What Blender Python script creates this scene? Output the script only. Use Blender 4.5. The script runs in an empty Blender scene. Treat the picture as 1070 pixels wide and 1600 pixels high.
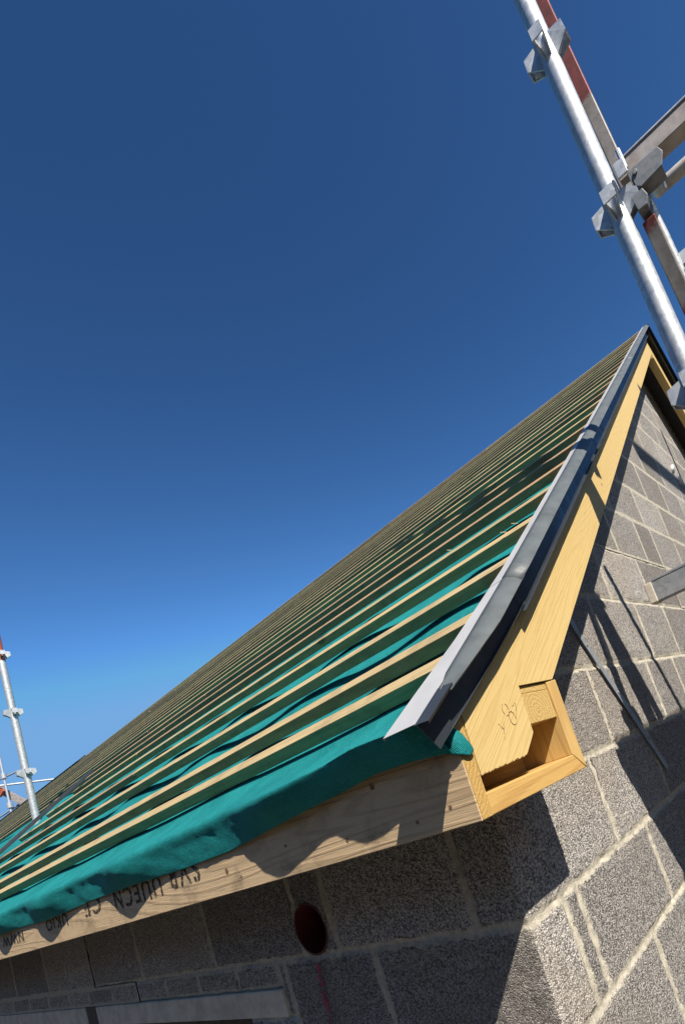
import bpy, math, random
from mathutils import Vector, Matrix, noise
random.seed(7)
SC = bpy.context.scene
COL = SC.collection
# ------------------------------------------------------------------ camera
RW = ((0.7816145, 0.5250190, -0.3367993), (-0.3563809, -0.0672668, -0.9319162), (-0.5119291, 0.8484281, 0.1345300))
CAM = Vector((0.6932, -0.8394, 0.31746))
F, CX, CY, IW, IH = 833.47, 821.27, 1050.22, 1070.0, 1600.0
cd = bpy.data.cameras.new("camera"); cam = bpy.data.objects.new("camera", cd); COL.objects.link(cam)
cd.sensor_fit = 'VERTICAL'; cd.sensor_height = 24.0; cd.sensor_width = 24.0 * IW / IH
cd.lens = F / IH * 24.0
cd.shift_x = (IW / 2 - CX) / IH; cd.shift_y = (CY - IH / 2) / IH
cd.clip_start = 0.02; cd.clip_end = 3000
r, d, f = (Vector(v) for v in RW)
cam.matrix_world = Matrix(((r.x, -d.x, -f.x, CAM.x), (r.y, -d.y, -f.y, CAM.y), (r.z, -d.z, -f.z, CAM.z), (0, 0, 0, 1)))
SC.camera = cam
# ------------------------------------------------------------------ light
SUN = Vector((1, -0.48, 1.24)).normalized()
elev = math.asin(SUN.z)
w = bpy.data.worlds.new("World"); SC.world = w; w.use_nodes = True
nt = w.node_tree; bg = nt.nodes['Background']
sky = nt.nodes.new('ShaderNodeTexSky'); sky.sky_type = 'NISHITA'; sky.sun_disc = False
sky.sun_elevation = elev; sky.sun_rotation = math.atan2(SUN.x, SUN.y)
sky.altitude = 600; sky.air_density = 1.0; sky.dust_density = 0.25; sky.ozone_density = 3.0
gm = nt.nodes.new('ShaderNodeGamma'); gm.inputs[1].default_value = 1.75
cl = nt.nodes.new('ShaderNodeVectorMath'); cl.operation = 'MINIMUM'; cl.inputs[1].default_value = (1.95, 2.8, 4.35)
tn = nt.nodes.new('ShaderNodeVectorMath'); tn.operation = 'MULTIPLY'; tn.inputs[1].default_value = (0.74, 0.88, 0.76)
nt.links.new(sky.outputs[0], cl.inputs[0]); nt.links.new(cl.outputs[0], gm.inputs[0]); nt.links.new(gm.outputs[0], tn.inputs[0])
nt.links.new(tn.outputs[0], bg.inputs[0]); bg.inputs[1].default_value = 0.05
sl = bpy.data.lights.new("sun", 'SUN'); sl.energy = 5.0; sl.angle = math.radians(0.53); sl.color = (1.0, 0.93, 0.82)
so = bpy.data.objects.new("sun", sl); COL.objects.link(so)
so.rotation_euler = (-SUN).to_track_quat('-Z', 'Y').to_euler(); so.location = SUN * 30
SC.view_settings.view_transform = 'Standard'; SC.view_settings.look = 'None'
SC.view_settings.exposure = 0.6; SC.view_settings.gamma = 1.0
SC.render.engine = 'CYCLES'

# ------------------------------------------------------------------ node helpers
class G:
    def __init__(s, name, rough=0.7, metal=0.0):
        s.m = bpy.data.materials.new(name); s.m.use_nodes = True
        s.t = s.m.node_tree; s.b = s.t.nodes['Principled BSDF']
        s.b.inputs['Roughness'].default_value = rough; s.b.inputs['Metallic'].default_value = metal
    def n(s, kind, ins=None, **kw):
        nd = s.t.nodes.new('ShaderNode' + kind)
        for k, v in kw.items(): setattr(nd, k, v)
        for k, v in (ins or {}).items(): s.set(nd.inputs[k], v)
        return nd
    def set(s, sock, v):
        if isinstance(v, bpy.types.NodeSocket): s.t.links.new(v, sock)
        else: sock.default_value = v
    def math(s, op, a, b=0.0, c=0.0, clamp=False):
        nd = s.n('Math', {0: a, 1: b, 2: c}, operation=op); nd.use_clamp = clamp; return nd.outputs[0]
    def mix(s, fac, a, b, mode='MIX'):
        nd = s.n('Mix', data_type='RGBA', blend_type=mode)
        s.set(nd.inputs[0], fac); s.set(nd.inputs[6], a); s.set(nd.inputs[7], b); return nd.outputs[2]
    def ramp(s, v, a, b, lo=0.0, hi=1.0):
        nd = s.n('MapRange', {0: v, 1: a, 2: b, 3: lo, 4: hi}); nd.interpolation_type = 'SMOOTHSTEP'; return nd.outputs[0]
    def noise(s, vec, scale, detail=4, rough=0.55, dist=0.0):
        return s.n('TexNoise', {'Vector': vec, 'Scale': scale, 'Detail': detail, 'Roughness': rough, 'Distortion': dist}).outputs[0]
    def pos(s): return s.n('TexCoord').outputs['Object']
    def mapping(s, vec, scale=(1, 1, 1), rot=(0, 0, 0), loc=(0, 0, 0)):
        return s.n('Mapping', {'Vector': vec, 'Scale': scale, 'Rotation': rot, 'Location': loc}).outputs[0]
    def color(s, v): s.set(s.b.inputs['Base Color'], v)
    def bump(s, h, strength=0.3, dist=0.002):
        nd = s.n('Bump', {'Height': h, 'Strength': strength, 'Distance': dist}); s.set(s.b.inputs['Normal'], nd.outputs[0])
def c4(r, g, b): return (r, g, b, 1.0)

def wood(name, ca, cb, cc, axis='x', slope=0.0, sc=1.0, knots=True, rough=0.72, dirt=0.0, dcol=(0.1, 0.1, 0.08), bstr=0.35, kr=0.075, kp=0.62, age=0.0, lc=0.4):
    """sawn timber: growth lines run along `axis` (slope turns them about X)"""
    g = G(name, rough)
    p = g.pos(); seed = g.n('ObjectInfo').outputs['Random']
    p = g.n('VectorMath', {0: p, 1: g.n('CombineXYZ', {0: g.math('MULTIPLY', seed, 7.0), 1: g.math('MULTIPLY', seed, 3.0), 2: 0.0}).outputs[0]}, operation='ADD').outputs[0]
    if slope: p = g.n('VectorRotate', {'Vector': p, 'Angle': -slope}, rotation_type='X_AXIS').outputs[0]
    s = {'x': (0.06, 1, 1), 'y': (1, 0.06, 1), 'z': (1, 1, 0.06)}[axis]
    q = g.mapping(p, s)
    warp = g.noise(q, 7 * min(sc, 1.0), 2, 0.5)
    bands = g.math('SINE', g.math('MULTIPLY', g.math('ADD', warp, g.math('MULTIPLY', g.noise(q, 60, 2), 0.03)), 150.0 * sc))
    line = g.ramp(bands, 0.2, 1.0)
    fine = g.noise(g.mapping(p, tuple(1.0 if v == 1 else 0.03 for v in s)), 420, 3, 0.7)
    big = g.noise(q, 2.6, 3)
    col = g.mix(g.ramp(big, 0.35, 0.7), c4(*ca), c4(*cb))
    col = g.mix(g.math('MULTIPLY', line, lc), col, c4(*cc))
    col = g.mix(g.math('MULTIPLY', g.ramp(fine, 0.45, 0.75), 0.35), col, c4(cc[0] * .8, cc[1] * .8, cc[2] * .8))
    if knots:
        v = g.n('TexVoronoi', {'Vector': g.mapping(p, tuple(1.0 if v == 1 else 0.45 for v in s)), 'Scale': 6.5, 'Randomness': 1.0})
        k = g.ramp(g.math('ADD', v.outputs[0], g.math('MULTIPLY', g.noise(p, 70, 2), 0.03)), kr, kr * .4)
        pick = g.ramp(g.n('SeparateColor', {0: v.outputs[1]}).outputs[0], kp, kp + .04)
        col = g.mix(g.math('MULTIPLY', g.math('MULTIPLY', k, pick), 0.75), col, c4(cc[0] * .35, cc[1] * .25, cc[2] * .22))
    if dirt:
        dn = g.noise(p, 9, 6, 0.65)
        col = g.mix(g.math('MULTIPLY', g.ramp(dn, 0.48, 0.7), dirt), col, c4(*dcol))
    if age: col = g.mix(g.math('MULTIPLY', g.math('MULTIPLY', seed, g.math('ADD', 0.5, big)), age), col, c4(0.17, 0.135, 0.09))
    saw = g.noise(g.n('VectorRotate', {'Vector': p, 'Angle': 0.5}, rotation_type='X_AXIS').outputs[0] if axis != 'x' else p, 30, 6, 0.7)
    col = g.mix(g.math('MULTIPLY', g.ramp(saw, 0.55, 0.8), 0.3), col, c4(ca[0] * 1.08, ca[1] * 1.1, ca[2] * 1.25))
    g.color(col)
    g.bump(g.math('ADD', g.math('MULTIPLY', line, 0.5), fine), bstr, 0.0012)
    g.b.inputs['Specular IOR Level'].default_value = 0.25
    return g.m

def endgrain(name, ca, cc, centre, sc=1.0):
    g = G(name, 0.8); p = g.pos()
    q = g.n('VectorMath', {0: p, 1: centre}, operation='SUBTRACT').outputs[0]
    q = g.mapping(q, (0.0, 1, 1))
    L = g.n('VectorMath', {0: q}, operation='LENGTH').outputs[1]
    L = g.math('ADD', L, g.math('MULTIPLY', g.noise(p, 22, 2), 0.012))
    ring = g.ramp(g.math('SINE', g.math('MULTIPLY', L, 900 * sc)), 0.1, 1.0)
    f2 = g.noise(p, 300, 4, 0.7)
    col = g.mix(g.math('MULTIPLY', ring, 0.6), c4(*ca), c4(*cc))
    col = g.mix(g.math('MULTIPLY', g.ramp(f2, 0.5, 0.75), 0.5), col, c4(cc[0] * .6, cc[1] * .55, cc[2] * .5))
    g.color(col); g.bump(f2, 0.6, 0.003); g.b.inputs['Specular IOR Level'].default_value = 0.2
    return g.m

M = {}
SL = math.atan(0.725)
M['barge'] = wood('fresh_spruce', (0.66, 0.49, 0.215), (0.61, 0.44, 0.18), (0.50, 0.32, 0.11), 'y', SL, 1.7, bstr=0.3, kr=0.085, kp=0.45, lc=0.28)
M['box'] = wood('fresh_spruce_across', (0.62, 0.41, 0.145), (0.56, 0.34, 0.11), (0.40, 0.20, 0.06), 'y', 0, 0.9)
M['boxz'] = wood('fresh_spruce_upright', (0.62, 0.42, 0.16), (0.56, 0.36, 0.13), (0.44, 0.25, 0.08), 'z', 0, 0.9)
M['fascia'] = wood('weathered_spruce', (0.66, 0.49, 0.30), (0.56, 0.405, 0.24), (0.39, 0.265, 0.15), 'x', 0, 1.0, dirt=0.55, dcol=(0.16, 0.12, 0.08), bstr=0.7)
M['batten'] = wood('treated_batten', (0.57, 0.36, 0.20), (0.47, 0.29, 0.155), (0.32, 0.195, 0.105), 'x', 0, 0.8, dirt=0.6, dcol=(0.15, 0.12, 0.07), bstr=0.6, kr=0.14, kp=0.4, age=0.7)
M['batten_pink'] = wood('treated_batten_warm', (0.56, 0.42, 0.22), (0.48, 0.36, 0.18), (0.32, 0.25, 0.12), 'x', 0, 0.8, dirt=0.45, dcol=(0.18, 0.13, 0.08), bstr=0.6, kr=0.13, kp=0.45, age=0.3)
M['end'] = endgrain('sawn_end_grain', (0.56, 0.36, 0.12), (0.38, 0.20, 0.055), (0, -0.30, 0.36))
M['end2'] = endgrain('noggin_end_grain', (0.58, 0.40, 0.15), (0.42, 0.25, 0.08), (0, 0.012, 0.378), 0.8)

def mat_block():
    g = G('concrete_block', 0.95)
    p = g.pos(); cell = g.n('UVMap', uv_map='cell').outputs[0]; size = g.n('UVMap', uv_map='size').outputs[0]
    cs = g.n('SeparateXYZ', {0: cell}); ss = g.n('SeparateXYZ', {0: size})
    wob = g.math('MULTIPLY', g.math('SUBTRACT', g.noise(p, 22, 5, 0.75), 0.5), 0.034)
    wob2 = g.math('MULTIPLY', g.math('SUBTRACT', g.noise(p, 150, 3, 0.7), 0.5), 0.012)
    du = g.math('MINIMUM', cs.outputs[0], g.math('SUBTRACT', ss.outputs[0], cs.outputs[0]))
    dv = g.math('MINIMUM', cs.outputs[1], g.math('SUBTRACT', ss.outputs[1], cs.outputs[1]))
    dd = g.math('ADD', g.math('ADD', g.math('MINIMUM', du, dv), wob), wob2)
    mort = g.ramp(dd, 0.0142, 0.009)
    tint = g.n('Attribute', attribute_name='tint').outputs['Fac']
    v1 = g.n('TexVoronoi', {'Vector': p, 'Scale': 300.0}); v2 = g.n('TexVoronoi', {'Vector': p, 'Scale': 520.0})
    r1 = g.n('SeparateColor', {0: v1.outputs[1]}).outputs[0]; r2 = g.n('SeparateColor', {0: v2.outputs[1]}).outputs[0]
    sp = g.math('ADD', g.math('MULTIPLY', r1, 0.6), g.math('MULTIPLY', r2, 0.4))
    base = g.mix(g.ramp(sp, 0.15, 0.85), c4(0.105, 0.100, 0.098), c4(0.67, 0.625, 0.575))
    warm = g.noise(p, 1.7, 3)
    base = g.mix(g.math('MULTIPLY', g.ramp(warm, 0.45, 0.65), 0.35), base, c4(0.33, 0.28, 0.22))
    base = g.mix(1.0, base, g.n('CombineColor', {0: g.math('ADD', 0.72, g.math('MULTIPLY', tint, 0.5)), 1: g.math('ADD', 0.72, g.math('MULTIPLY', tint, 0.49)), 2: g.math('ADD', 0.73, g.math('MULTIPLY', tint, 0.47))}).outputs[0], 'MULTIPLY')
    mcol = g.mix(g.ramp(g.noise(p, 60, 5, 0.7), 0.3, 0.7), c4(0.39, 0.355, 0.29), c4(0.60, 0.55, 0.45))
    smear = g.math('MULTIPLY', g.ramp(dd, 0.05, 0.008), g.ramp(g.noise(p, 14, 5, 0.75), 0.5, 0.68))
    col = g.mix(g.math('MULTIPLY', smear, 0.6), base, mcol)
    col = g.mix(mort, col, mcol)
    crack = g.math('MULTIPLY', g.math('MULTIPLY', g.ramp(dd, 0.0100, 0.0115), g.ramp(dd, 0.0146, 0.0130)), g.ramp(g.noise(p, 7, 3, 0.6), 0.54, 0.60))
    col = g.mix(g.math('MULTIPLY', crack, 0.85), col, c4(0.03, 0.028, 0.026))
    g.color(col)
    pit = g.math('ADD', g.math('MULTIPLY', v1.outputs[0], -1.2), g.math('MULTIPLY', sp, 0.9))
    grit = g.math('ADD', g.noise(p, 330, 3, 0.7), g.math('MULTIPLY', g.noise(p, 90, 3), 0.8))
    hb = g.math('ADD', g.math('MULTIPLY', pit, g.math('SUBTRACT', 1.0, g.math('MULTIPLY', mort, 0.8))), g.math('MULTIPLY', grit, 0.8))
    g.bump(hb, 0.9, 0.0030); g.b.inputs['Specular IOR Level'].default_value = 0.1
    return g.m
M['block'] = mat_block()

def mat_simple(name, col, rough=0.6, metal=0.0, var=0.25, scale=8, bump=0.15, bscale=60, col2=None, spec=0.5, bd=0.001):
    g = G(name, rough, metal); p = g.pos()
    n = g.noise(p, scale, 5, 0.65)
    b = col2 or tuple(v * (1 - var) for v in col)
    g.color(g.mix(g.ramp(n, 0.35, 0.7), c4(*col), c4(*b)))
    g.set(g.b.inputs['Roughness'], g.ramp(g.noise(p, scale * 3, 3), 0.2, 0.8, max(0, rough - 0.12), min(1, rough + 0.12)))
    g.bump(g.noise(p, bscale, 4, 0.6), bump, bd); g.b.inputs['Specular IOR Level'].default_value = spec
    return g.m
def mat_galv(name, dark=1.0, rough=0.38):
    g = G(name, rough, 0.55); p = g.pos()
    v = g.n('TexVoronoi', {'Vector': p, 'Scale': 90.0}); sp = g.n('SeparateColor', {0: v.outputs[1]}).outputs[0]
    n = g.noise(p, 14, 6, 0.7)
    col = g.mix(sp, c4(0.40 * dark, 0.43 * dark, 0.46 * dark), c4(0.56 * dark, 0.58 * dark, 0.60 * dark))
    col = g.mix(g.math('MULTIPLY', g.ramp(n, 0.52, 0.75), 0.5), col, c4(0.30 * dark, 0.27 * dark, 0.24 * dark))
    scr = g.noise(g.mapping(p, (1, 1, 0.25)), 90, 4)
    col = g.mix(g.math('MULTIPLY', g.ramp(scr, 0.66, 0.72), 0.5), col, c4(0.16, 0.15, 0.15))
    g.color(col); g.set(g.b.inputs['Roughness'], g.ramp(n, 0.3, 0.7, rough - 0.06, rough + 0.14))
    g.bump(g.noise(p, 45, 4), 0.25, 0.0015)
    return g.m
M['galv'] = mat_galv('galvanised_steel', 1.0, 0.52)
M['galv_dull'] = mat_galv('dull_galvanised_steel', 0.8, 0.55)
M['galv_shade'] = mat_galv('shaded_galvanised_steel', 0.42, 0.6)  # darker galvanised copy: the end clamp's shade is put into the colour
def mat_redgalv(name, lo, hi):
    """galvanised member whose ends are sprayed red above/below given heights"""
    g = G(name, 0.5, 0.3); p = g.pos(); z = g.n('SeparateXYZ', {0: p}).outputs[2]
    n = g.noise(p, 20, 5, 0.7); zz = g.math('ADD', z, g.math('MULTIPLY', g.math('SUBTRACT', n, 0.5), 0.08))
    grey = g.mix(g.ramp(n, 0.3, 0.7), c4(0.30, 0.28, 0.26), c4(0.20, 0.17, 0.15))
    m1 = g.math('MAXIMUM', g.ramp(zz, hi - 0.01, hi + 0.01), g.ramp(zz, lo + 0.01, lo - 0.01))
    g.color(g.mix(m1, grey, g.mix(g.ramp(n, 0.4, 0.65), c4(0.20, 0.040, 0.034), c4(0.13, 0.03, 0.026))))
    g.bump(g.noise(p, 60, 4), 0.3, 0.001); return g.m
M['red1'] = mat_redgalv('red_tipped_steel', -9, 2.02)
M['red2'] = mat_redgalv('red_ended_steel', 1.26, 1.47)
M['red'] = mat_simple('orange_red_paint', (0.42, 0.10, 0.05), 0.5, 0.0)
M['rust'] = mat_simple('weathered_steel_beam', (0.44, 0.40, 0.37), 0.6, 0.35, col2=(0.29, 0.24, 0.21), scale=16, bump=0.3)
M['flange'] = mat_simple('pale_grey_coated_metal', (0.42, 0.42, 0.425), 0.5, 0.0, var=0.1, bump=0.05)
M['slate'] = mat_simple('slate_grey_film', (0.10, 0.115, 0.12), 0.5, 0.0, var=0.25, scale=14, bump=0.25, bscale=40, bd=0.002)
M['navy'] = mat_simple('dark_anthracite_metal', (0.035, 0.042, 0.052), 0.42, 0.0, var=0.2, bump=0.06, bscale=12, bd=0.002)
M['black'] = mat_simple('black_and_dark_interior', (0.012, 0.012, 0.014), 0.5, 0.0, bump=0.1)  # also stands in for the darkness inside the window opening and pipe
M['lintel'] = mat_simple('cast_concrete', (0.70, 0.63, 0.52), 0.9, 0.0, var=0.3, scale=11, bump=0.35, bscale=120, bd=0.002, spec=0.15)
M['pipe'] = mat_simple('dark_red_pipe', (0.09, 0.010, 0.010), 0.6, 0.0, bump=0.05)
M['chalk'] = None
M['ground'] = mat_simple('packed_earth', (0.10, 0.085, 0.065), 0.95, 0.0, scale=0.6, bump=0.5, bscale=6, col2=(0.07, 0.06, 0.05), bd=0.03)
M['plank'] = wood('scaffold_plank', (0.20, 0.17, 0.13), (0.15, 0.13, 0.10), (0.1, 0.08, 0.06), 'y')
M['splint'] = mat_simple('split_wood', (0.5, 0.38, 0.2), 0.8)
M['foam'] = mat_simple('white_mortar_dab', (0.75, 0.73, 0.68), 0.8, 0.0, bump=0.4)

def mat_teal():
    g = G('teal_membrane', 0.75); p = g.pos()
    n = g.noise(p, 10, 5, 0.65); fib = g.noise(g.mapping(p, (0.5, 1, 1)), 220, 4, 0.7)
    wv = g.n('TexWave', {'Vector': p, 'Scale': 150.0, 'Distortion': 2.5, 'Detail': 2.0}, bands_direction='DIAGONAL').outputs[1]
    col = g.mix(g.ramp(n, 0.3, 0.7), c4(0.008, 0.165, 0.172), c4(0.015, 0.232, 0.236))
    col = g.mix(g.math('MULTIPLY', g.ramp(fib, 0.48, 0.72), 0.6), col, c4(0.045, 0.30, 0.295))
    col = g.mix(g.math('MULTIPLY', wv, 0.12), col, c4(0.006, 0.12, 0.13))
    g.color(col); g.bump(g.math('ADD', g.math('ADD', fib, g.math('MULTIPLY', wv, 0.35)), g.math('MULTIPLY', g.noise(p, 35, 3), 1.5)), 0.7, 0.0022)
    g.b.inputs['Specular IOR Level'].default_value = 0.12
    g.b.inputs['Sheen Weight'].default_value = 0.0
    return g.m
M['teal'] = mat_teal()
def mat_mark(name, col, thr, sc):
    g = G(name, 0.9); g.color(c4(*col)); n = g.noise(g.pos(), sc, 4, 0.7)
    g.set(g.b.inputs['Alpha'], g.ramp(n, thr, thr + 0.10)); return g.m
M['ink'] = mat_mark('stamp_ink', (0.035, 0.026, 0.02), 0.40, 130)
M['pink'] = mat_mark('pink_marking_paint', (0.42, 0.06, 0.11), 0.47, 75)
M['lime'] = mat_mark('white_lime_bloom', (0.62, 0.61, 0.6), 0.5, 70)
M['pencil'] = mat_mark('pencil_line', (0.30, 0.19, 0.10), 0.42, 200)

# ------------------------------------------------------------------ mesh helpers
class MB:
    def __init__(s): s.v = []; s.f = []; s.mi = []
    def add(s, vs, fs, mi=0):
        o = len(s.v); s.v += [tuple(v) for v in vs]; s.f += [tuple(i + o for i in q) for q in fs]; s.mi += [mi] * len(fs)
    def box(s, a, b, mi=0):
        (x0, y0, z0), (x1, y1, z1) = a, b
        s.add([(x0, y0, z0), (x1, y0, z0), (x1, y1, z0), (x0, y1, z0), (x0, y0, z1), (x1, y0, z1), (x1, y1, z1), (x0, y1, z1)],
              [(0, 3, 2, 1), (4, 5, 6, 7), (0, 1, 5, 4), (1, 2, 6, 5), (2, 3, 7, 6), (3, 0, 4, 7)], mi)
    def prism(s, pts, vec, mi=0):
        """closed polygon of 3-D pts extruded by vec"""
        n = len(pts); vec = Vector(vec); a = [Vector(p) for p in pts]; b = [p + vec for p in a]
        s.add(a + b, [tuple(range(n)), tuple(range(2 * n - 1, n - 1, -1))] + [(i, (i + 1) % n, n + (i + 1) % n, n + i)[::-1] for i in range(n)], mi)
    def tube(s, p0, p1, rad, seg=20, mi=0, hollow=0.0, rad1=None):
        p0 = Vector(p0); p1 = Vector(p1); ax = (p1 - p0).normalized()
        u = ax.orthogonal().normalized(); w_ = ax.cross(u); rad1 = rad1 or rad
        def ring(c, q): return [c + (u * math.cos(2 * math.pi * i / seg) + w_ * math.sin(2 * math.pi * i / seg)) * q for i in range(seg)]
        vs = ring(p0, rad) + ring(p1, rad1); fs = [(i, (i + 1) % seg, seg + (i + 1) % seg, seg + i) for i in range(seg)]
        if hollow:
            vs += ring(p0, rad - hollow) + ring(p1, rad1 - hollow)
            for i in range(seg):
                j = (i + 1) % seg
                fs += [(2 * seg + j, 2 * seg + i, 3 * seg + i, 3 * seg + j), (j, i, 2 * seg + i, 2 * seg + j), (seg + i, seg + j, 3 * seg + j, 3 * seg + i)]
        else: fs += [tuple(range(seg))[::-1], tuple(range(seg, 2 * seg))]
        s.add(vs, fs, mi)
    def beam(s, p0, p1, wdt, hgt, up=(0, 0, 1), mi=0):
        p0 = Vector(p0); p1 = Vector(p1); ax = (p1 - p0).normalized(); sd = ax.cross(Vector(up)).normalized(); u = sd.cross(ax).normalized()
        q = [p0 - sd * wdt / 2 - u * hgt / 2, p0 + sd * wdt / 2 - u * hgt / 2, p0 + sd * wdt / 2 + u * hgt / 2, p0 - sd * wdt / 2 + u * hgt / 2]
        s.prism(q, p1 - p0, mi)
    def sweep(s, prof, path, mi=None, closed=False):
        """prof(i)->list of points for station i (already 3-D); open strips"""
        rows = [prof(i) for i in range(len(path))]; n = len(rows[0]); o = len(s.v)
        for rw in rows: s.v += [tuple(p) for p in rw]
        for i in range(len(rows) - 1):
            for j in range(n - (0 if closed else 1)):
                k = (j + 1) % n; s.f.append((o + i * n + j, o + i * n + k, o + (i + 1) * n + k, o + (i + 1) * n + j)); s.mi.append(mi[j] if mi else 0)
    def build(s, name, mats, parent=None, smooth=False, bevel=0.0, solid=0.0, off=-1.0, fix=True):
        me = bpy.data.meshes.new(name); me.from_pydata(s.v, [], s.f); me.validate(); me.update()
        mats = mats if isinstance(mats, (list, tuple)) else [mats]
        for m_ in mats: me.materials.append(m_)
        if len(me.polygons) == len(s.mi): me.polygons.foreach_set('material_index', s.mi)
        if fix and not solid:
            import bmesh
            bm = bmesh.new(); bm.from_mesh(me); bmesh.ops.recalc_face_normals(bm, faces=bm.faces); bm.to_mesh(me); bm.free()
        if smooth is True: me.polygons.foreach_set('use_smooth', [True] * len(me.polygons))
        ob = bpy.data.objects.new(name, me); COL.objects.link(ob)
        if parent: ob.parent = parent
        if solid:
            m_ = ob.modifiers.new('solid', 'SOLIDIFY'); m_.thickness = solid; m_.offset = off
        if bevel:
            m_ = ob.modifiers.new('bevel', 'BEVEL'); m_.width = bevel; m_.segments = 2; m_.limit_method = 'ANGLE'; m_.angle_limit = math.radians(40)
        if smooth == 'auto':
            me.polygons.foreach_set('use_smooth', [True] * len(me.polygons))
            try: me.set_sharp_from_angle(angle=math.radians(38))
            except Exception: pass
        return ob
def empty(name, label, cat, loc=(0, 0, 0), group=None):
    o = bpy.data.objects.new(name, None); COL.objects.link(o); o.location = loc; tag(o, label, cat, group); o.empty_display_size = 0.2
    return o
def tag(o, label=None, cat=None, group=None, kind=None):
    if label: o['label'] = label
    if cat: o['category'] = cat
    if group: o['group'] = group
    if kind: o['kind'] = kind
    return o
def local(ob, root):  # parts are modelled in world space: keep them there under a moved root
    ob.matrix_parent_inverse = Matrix.Translation(root.location).inverted(); return ob
def fbm(x, y, z, k): return noise.noise(Vector((x * k, y * k, z * k)))
PI = math.pi

# ------------------------------------------------------------------ roof numbers
MS = 0.725; Z0 = 0.6254; RY = 3.675; RZ = Z0 + MS * RY
NRM = Vector((0, -MS, 1)).normalized(); SLP = Vector((0, 1, MS)).normalized()
def rp(x, y, off=0.0): return Vector((x, y, Z0 + MS * y)) + NRM * off      # point on the batten-top plane
TB, WB = 0.033, 0.038
LX = -30.0; BX = 0.18                                                     # far end, verge end of the roof

house = empty('house', 'grey block house with an unfinished steep roof of battens over teal membrane', 'house', (0, 0, -2.9))
def hp(ob): return local_parent(ob, house)
def local_parent(ob, root):
    ob.parent = root; ob.matrix_parent_inverse = Matrix.Translation(root.location).inverted(); return ob

# ------------------------------------------------------------------ block walls
def wall_cells(name, cells, plane, resf):
    """cells: (u0,v0,u1,v1); plane 'front' (y=0, u=x) or 'gable' (x=0, u=y)"""
    vs = []; fs = []; cu = []; su = []; tn = []
    for (u0, v0, u1, v1) in cells:
        rs = resf(u0, v0, u1, v1); nu = max(1, int(math.ceil((u1 - u0) / rs))); nv = max(1, int(math.ceil((v1 - v0) / rs)))
        o = len(vs); t = random.random()
        for j in range(nv + 1):
            for i in range(nu + 1):
                u = u0 + (u1 - u0) * i / nu; v = v0 + (v1 - v0) * j / nv
                x, y, z = (u, 0.0, v) if plane == 'front' else (0.0, u, v)
                de = min(u - u0 + (.05 if u0 == 0 else 0), u1 - u + (.05 if u1 == 0 else 0), v - v0, v1 - v)
                rough = 0.0016 * fbm(x, y, z, 90) + 0.0022 * fbm(x, y, z, 28) if rs < 0.02 else 0
                wob = 0.006 * fbm(x, y, z, 40)
                jr = max(0.0, min(1.0, (0.011 + wob - de) / 0.005)) if rs < 0.02 else 0.0
                h = rough - 0.0035 * jr * (1.2 + 1.5 * fbm(x, y, z, 15))
                if rs < 0.02:
                    dist = -x if plane == 'front' else y          # to the corner
                    cw = max(0.0, 1 - dist / 0.02); cut = (0.002 + 0.010 * max(0, fbm(0, 0, z, 22)) + 0.005 * fbm(0, 0, z, 110)) * cw ** 4
                    a = math.radians(45) * cw
                    nx, ny = (math.sin(a), -math.cos(a)) if plane == 'front' else (math.cos(a), -math.sin(a))
                    hh = h - cut; x += nx * hh; y += ny * hh
                vs.append((x, y, z)); 
        W = nu + 1
        for j in range(nv):
            for i in range(nu):
                q = (o + j * W + i, o + j * W + i + 1, o + (j + 1) * W + i + 1, o + (j + 1) * W + i)
                if plane == 'front' and abs(u0 + (u1 - u0) * (i + .5) / nu + .6925) < .2 and math.hypot(u0 + (u1 - u0) * (i + .5) / nu + .6925, v0 + (v1 - v0) * (j + .5) / nv - .070) < .0665: continue
                fs.append(q); tn.append(t)
                for k in q:
                    ii = (k - o) % W; jj = (k - o) // W
                    cu.append(((u1 - u0) * ii / nu + (.05 if u0 == 0 else 0), (v1 - v0) * jj / nv)); su.append((u1 - u0 + (.05 if (u0 == 0 or u1 == 0) else 0), v1 - v0))
    me = bpy.data.meshes.new(name); me.from_pydata(vs, [], fs); me.update()
    a = me.uv_layers.new(name='cell'); b = me.uv_layers.new(name='size')
    a.data.foreach_set('uv', [c for p in cu for c in p]); b.data.foreach_set('uv', [c for p in su for c in p])
    at = me.attributes.new('tint', 'FLOAT', 'FACE'); at.data.foreach_set('value', tn)
    me.materials.append(M['block']); me.polygons.foreach_set('use_smooth', [True] * len(me.polygons))
    ob = bpy.data.objects.new(name, me); COL.objects.link(ob); local_parent(ob, house); return ob
def row(cuts, v0, v1): 
    cuts = sorted(cuts); return [(cuts[i], v0, cuts[i + 1], v1) for i in range(len(cuts) - 1)]
def reg(a, step, end, jit=0.012):
    out = []; 
    while (a < end) if step > 0 else (a > end):
        out.append(a + random.uniform(-jit, jit)); a += step
    return out
XE = -16.0
cells = []
cells += row([0, -0.13, -0.60, -0.745, -1.235, -1.778, -2.26, -2.82, -3.32] + reg(-3.85, -.52, XE) + [XE], 0.0, 0.235)
cells += row([0, -.42] + reg(-.94, -.52, XE) + [XE], 0.235, 0.405)
cells += row([-0.90, -1.125, -1.37, -1.61, -1.855, -2.095, -2.34, -2.59, -2.86, -3.15, -3.42] + reg(-3.68, -.26, -5.6) + [-5.7], -0.072, 0.0)
cells += row([0, -0.473, -0.86], -0.235, 0.0)
cells += [(-0.90, -0.150, -0.86, 0.0)]
cells += row([-1.11, -0.86], -0.235, -0.150)
for k in range(1, 13):
    z1 = -0.235 - 0.24 * (k - 1); off = 0.22 if k % 2 else 0.0
    cells += row([0, -0.3 - off * .8, -1.11], z1 - 0.24, z1)
    cells += row([-5.7] + reg(-6.1 - off, -.52, XE) + [XE], z1 - 0.24, z1)
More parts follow.
